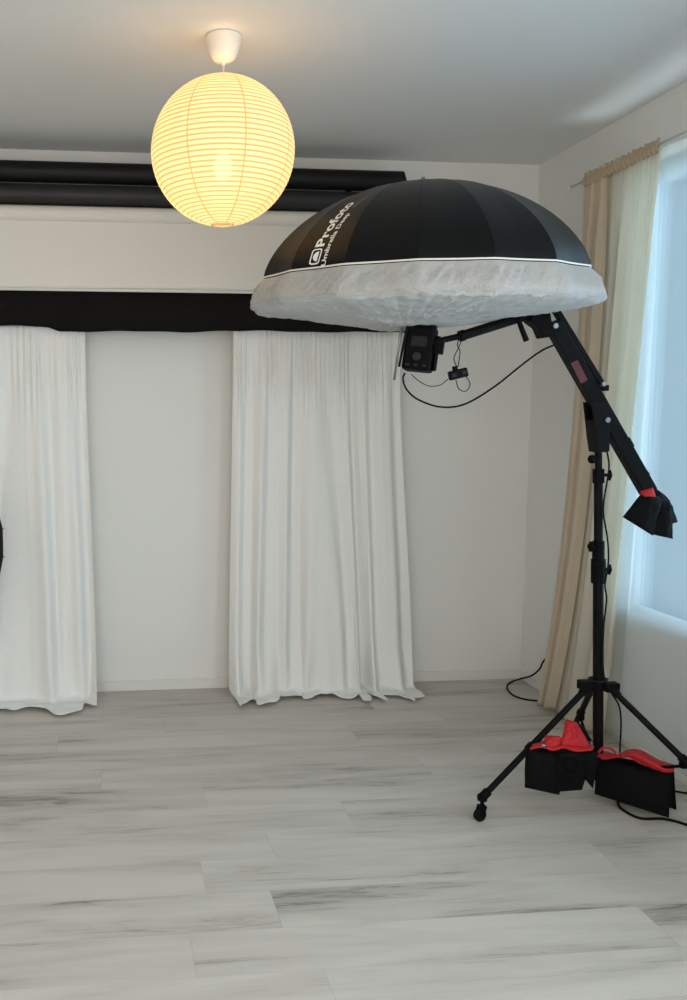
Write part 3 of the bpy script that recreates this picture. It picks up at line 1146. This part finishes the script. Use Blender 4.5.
# left bag
YA = 2.845
gb = thing('sandbag', at(560, 794, YA), 'black sandbag with crumpled red straps slumped over the brace of the front left leg', 'sandbag', 'sandbags weighing down the boom stand')
t1 = at(527, 747, YA)
pillow((t1, at(575, 750, YA - .02), at(559, 795, YA - .02), at(524.5, 787.5, YA - .02)), .085, (.1, -1, 0), 13, rough=.012).build('pouch', M['nylon'], gb, smooth=True)
pillow((at(556, 748, YA - .03), at(595, 749, YA - .03), at(582, 790, YA - .0), at(555, 792, YA - .02)), .075, (-.1, -1, 0), 17).build('pouch', M['nylon'], gb, smooth=True)
pillow((at(578, 752, YA - .05), at(598, 752, YA - .05), at(593, 789, YA - .04), at(584, 778, YA - .04)), .03, (0, -1, 0), 19, nu=10).build('flap', M['nylon'], gb, smooth=True)
band([(530, 750), (541, 747), (552, 750), (563, 748), (575, 751), (592, 750)],
     [(532, 744), (541, 742), (551, 740), (562, 742), (576, 744), (592, 745)], YA - .045, YA - .06, .10, 9) \
    .build('top_band', M['red'], gb, smooth=True, solid=.005)
pillow((at(545, 735, YA + .01), at(560, 736, YA), at(564, 746, YA - .03), at(543, 747, YA - .03)), .035, (0, -1, .3), 27, nu=10, nv=8, rough=.012).build('strap_fold', M['red'], gb, smooth=True)
pillow((at(566, 719, YA + .02), at(577, 722, YA + .03), at(592, 748, YA - .03), at(560, 746, YA - .04)), .034, (0, -1, .3), 31, nu=12, nv=12, rough=.016).build('strap_fold', M['red'], gb, smooth=True)
pillow((at(578, 722, YA + .045), at(584, 727, YA + .045), at(593, 742, YA + .03), at(580, 738, YA + .03)), .02, (0, -1, .3), 33, nu=8, nv=8, rough=.01).build('strap_lining', M['nylon'], gb, smooth=True)
loop = [at(557, 768, YA - .075), at(561, 757, YA - .085), at(572, 755, YA - .09), at(580, 761, YA - .08), at(578, 771, YA - .08), at(567, 775, YA - .085)]
MB().tube(catmull(loop + [loop[0]], 5), .0055, 8).build('handle', M['nylon'], gb, smooth=True)
MB().tube([at(542, 745, YA - .05), at(547, 746.5, YA - .05)], .0045, 8).build('ring', M['steel'], gb, smooth=True)

# counterweight bag on the low end of the boom
cb_ = P(648, 492)
gc = thing('counterweight_bag', P(648, 530), 'small black saddle sandbag with red strap slung over the low end of the boom beam', 'sandbag')
pillow((P(641, 494, -.045), P(661, 497, -.05), P(653, 536, -.06), P(622.5, 517, -.06)), .05, (0, -1, .1), 41, rough=.010).build('pouch', M['nylon'], gc, smooth=True)
pillow((P(653, 486, .0), P(665, 495, .0), P(678, 522, -.03), P(650, 531, -.045)), .055, (.3, -1, .1), 43, rough=.012).build('pouch', M['nylon'], gc, smooth=True)
pillow((P(652, 498, -.04), P(670, 500, -.03), P(673, 539, -.045), P(650, 534, -.05)), .05, (.1, -1, .1), 45, rough=.012).build('pouch', M['nylon'], gc, smooth=True)
pillow((P(640, 491, -.035), P(653, 487, -.035), P(656, 497, -.065), P(641, 500, -.06)), .018, (0, -1, .1), 47, nu=10, nv=8, rough=.006).build('strap', M['red'], gc, smooth=True)
MB().tube([P(651, 487, -.01), P(653.5, 482, -.01)], .0025, 6).build('strap_end', M['nylon'], gc)


# ------------------------------------------------------------------ cables
def cable(name, pts, r, label, cat='cable', n=8, mat='rubber'):
    o = MB().tube(catmull(pts, n), r, 8).build(name, M[mat], smooth=True)
    return tag(o, label, cat)


# flash cable sagging from the flash head to the beam
cable('power_cable', [P(405, 373, -.01), P(403, 379, -.01), P(407, 390, -.01), P(419, 400, -.015), P(441, 407, -.02), P(465, 404, -.02), P(494, 387, -.02), P(523, 364, -.025), P(541, 351, -.03), P(554, 345, -.032)],
      .0032, 'black power cable sagging from the flash head to the boom beam')
rc = P(458, 374, -.03)
rt = thing('remote_control', rc, 'small black receiver box dangling on thin wires below the boom arm', 'receiver')
rm = Matrix.Rotation(math.radians(-14), 3, 'Y')
MB().box(rc, (.064, .022, .030), rm).build('body', M['matt'], rt, bevel=.004)
MB().box(rc + rm @ Vector((-.018, -.0115, -.001)), (.014, .003, .012), rm).box(rc + rm @ Vector((.019, -.0115, .0)), (.014, .003, .012), rm).build('button', M['grey'], rt)
MB().tube([rc + rm @ Vector((-.006, 0, .012)), rc + rm @ Vector((-.006, 0, .028))], .009, 10).build('antenna_stub', M['matt'], rt)
w_ = [
    [P(457, 368, -.03), P(454, 358, -.03), P(459, 347, -.03), P(462, 338, -.02)],
    [P(458, 367, -.03), P(460, 352, -.03), P(457.5, 345, -.03), P(459, 338, -.02)],
    [P(466, 376, -.03), P(470, 384, -.03), P(466, 391, -.03), P(459, 389, -.03), P(456, 380, -.03)],
    [P(448, 379, -.03), P(440, 385, -.03), P(429, 386, -.03), P(419, 381, -.03), P(411, 374, -.02)]]
for p in w_:
    MB().tube(catmull(p, 7), .0016, 6).build('wire', M['rubber'], rt, smooth=True)

# cable down the column to the floor
def PC(px, py, dy=-.03):
    return at(px, py, YS + dy)


cable('power_cable', [PC(603, 440, .03), PC(607, 452), PC(609, 466), PC(607, 482), PC(604, 500), PC(603.5, 515), PC(607, 535), PC(608.5, 552, -.045), PC(608, 566, -.05), PC(605, 585), PC(606.5, 600), PC(603.5, 630), PC(603, 665, -.03), PC(606, 683, -.075), PC(612, 694, -.07),
                      PC(619, 706, -.05), PC(621, 722, -.03), PC(620, 748, .03), onz(619, 790, .03)], .0030,
      'black cable running down beside the column of the boom stand')
cable('extension_cable', [onz(618, 798, .006), onz(619, 806, .005), onz(628, 813, .005), onz(642, 818.5, .005), onz(665, 819, .005), onz(690, 826, .005), onz(715, 838, .005)], .0048,
      'black cable curving out on the floor in front of the right sandbag')
cable('extension_cable', [onz(664, 788, .006), onz(674, 791, .006), onz(690, 794, .006), onz(712, 800, .006)], .0040,
      'short stretch of black cable on the floor behind the right sandbag')
cable('wall_cable', [onx(551, 652, XR - .02), onx(543, 662, XR - .02), onx(539.5, 669, XR - .022), onx(531.5, 675.6, XR - .028), onz(518.5, 679.3, .006), onz(509.5, 683, .006), onz(507, 688, .006), onz(513, 695, .006), onz(524, 699, .006), onz(538, 701, .006), onz(556, 703, .006)],
      .0042, 'black cable looping over the floor in the corner beside the beige curtain')

# ------------------------------------------------------------------ umbrella cut by the left edge of the photo
EC = at(-38, 553.5, 3.62)
E_ = thing('umbrella', (EC.x, EC.y, 0), 'black umbrella just entering the photo at the left edge, thin rib tips sticking out', 'umbrella')
ER = .315
eaxis = Vector((.90, -.42, .0)).normalized()
eu = Vector((0, 0, 1)).cross(eaxis).normalized()
if eu.x < 0:
    eu = -eu
ev = eaxis.cross(eu)
if ev.z < 0:
    ev = -ev
NE = 16


def edome(k, q):
    a = 2 * PI * (k + .5) / NE
    rc_ = ER * q
    return EC + (eu * math.cos(a) + ev * math.sin(a)) * rc_ + eaxis * (.09 - .09 * q ** 2)


m = MB()
prev = None
for q in [i / 10 for i in range(1, 11)]:
    cur = [m.bm.verts.new(edome(k, q)) for k in range(NE)]
    if prev is None:
        m.bm.faces.new(cur)
    else:
        for k in range(NE):
            m.bm.faces.new((prev[k], prev[(k + 1) % NE], cur[(k + 1) % NE], cur[k]))
    prev = cur
m.build('canopy', M['blackcloth'], E_, solid=.002)
for k in range(NE):
    a = 2 * PI * (k + .5) / NE
    dr = eu * math.cos(a) + ev * math.sin(a)
    MB().tube([edome(k, .1), edome(k, .5), edome(k, .98), edome(k, 1) + dr * .014], .0018, 6).build('rib', M['black'], E_, smooth=True)
MB().tube([EC + eaxis * .10, EC - eaxis * .45], .005, 10).build('shaft', M['steel'], E_, smooth=True)
sx = EC - eaxis * .38
MB().tube([Vector((sx.x, sx.y, .10)), Vector((sx.x, sx.y, sx.z + .03))], .011, 12).build('pole', M['black'], E_, smooth=True)
MB().box((sx.x, sx.y, sx.z), (.03, .05, .05)).build('clamp', M['matt'], E_, bevel=.004)
for k in range(3):
    a = k * 2 * PI / 3 + .6
    MB().tube([Vector((sx.x, sx.y, .38)), Vector((sx.x + .30 * math.cos(a), sx.y + .30 * math.sin(a), .008))], .008, 10).build('leg', M['black'], E_, smooth=True)

# ------------------------------------------------------------------ light
def area(name, loc, rot, sx_, sy_, power, col):
    l = bpy.data.lights.new(name, 'AREA')
    l.shape = 'RECTANGLE'
    l.size, l.size_y = sx_, sy_
    l.energy = power
    l.color = col
    o = bpy.data.objects.new(name, l)
    COL.objects.link(o)
    o.location = loc
    o.rotation_euler = rot
    return o


# daylight through the right window
area('daylight', (XR + .42, (WY0 + WY1) / 2 + .05, 1.40), (0, PI / 2, 0), 2.3, 2.3, 74, (.62, .86, 1.0))
lk = area('leak_daylight', (XR - .030, 2.75, 2.37), (PI, -.42, 0), .03, 1.9, .38, (.75, .92, 1.0))
lk.data.spread = math.radians(60)
# added soft fill lamps out of view, behind and beside the camera
area('room_fill', (-.4, YB + .08, 1.5), (PI / 2, 0, 0), 3.4, 2.0, 56, (1.0, .965, .915))
area('side_fill', (XR - .12, .55, 1.45), (0, PI / 2, 0), 1.7, 1.9, 36, (.80, .92, 1.0))  # added cool fill in front of the right wall
pl = bpy.data.lights.new('lantern_light', 'POINT')
pl.energy = 4.3
pl.color = (1.0, .60, .30)
pl.shadow_soft_size = .07
po = bpy.data.objects.new('lantern_light', pl)
COL.objects.link(po)
po.location = LC + Vector((0, 0, .0))

W = bpy.data.worlds.new('sky')
SC.world = W
W.use_nodes = True
nt = W.node_tree
bg = nt.nodes['Background']
bg.inputs[0].default_value = (.42, .70, .88, 1)
bg.inputs[1].default_value = 1.0

SC.view_settings.view_transform = 'Standard'
SC.view_settings.look = 'None'
SC.view_settings.exposure = 0
SC.cycles.use_denoising = True
SC.cycles.max_bounces = 10
SC.cycles.transparent_max_bounces = 12
SC.cycles.transmission_bounces = 8
SC.cycles.diffuse_bounces = 6
SC.cycles.caustics_reflective = False
SC.cycles.caustics_refractive = False
SC.cycles.sample_clamp_indirect = 4
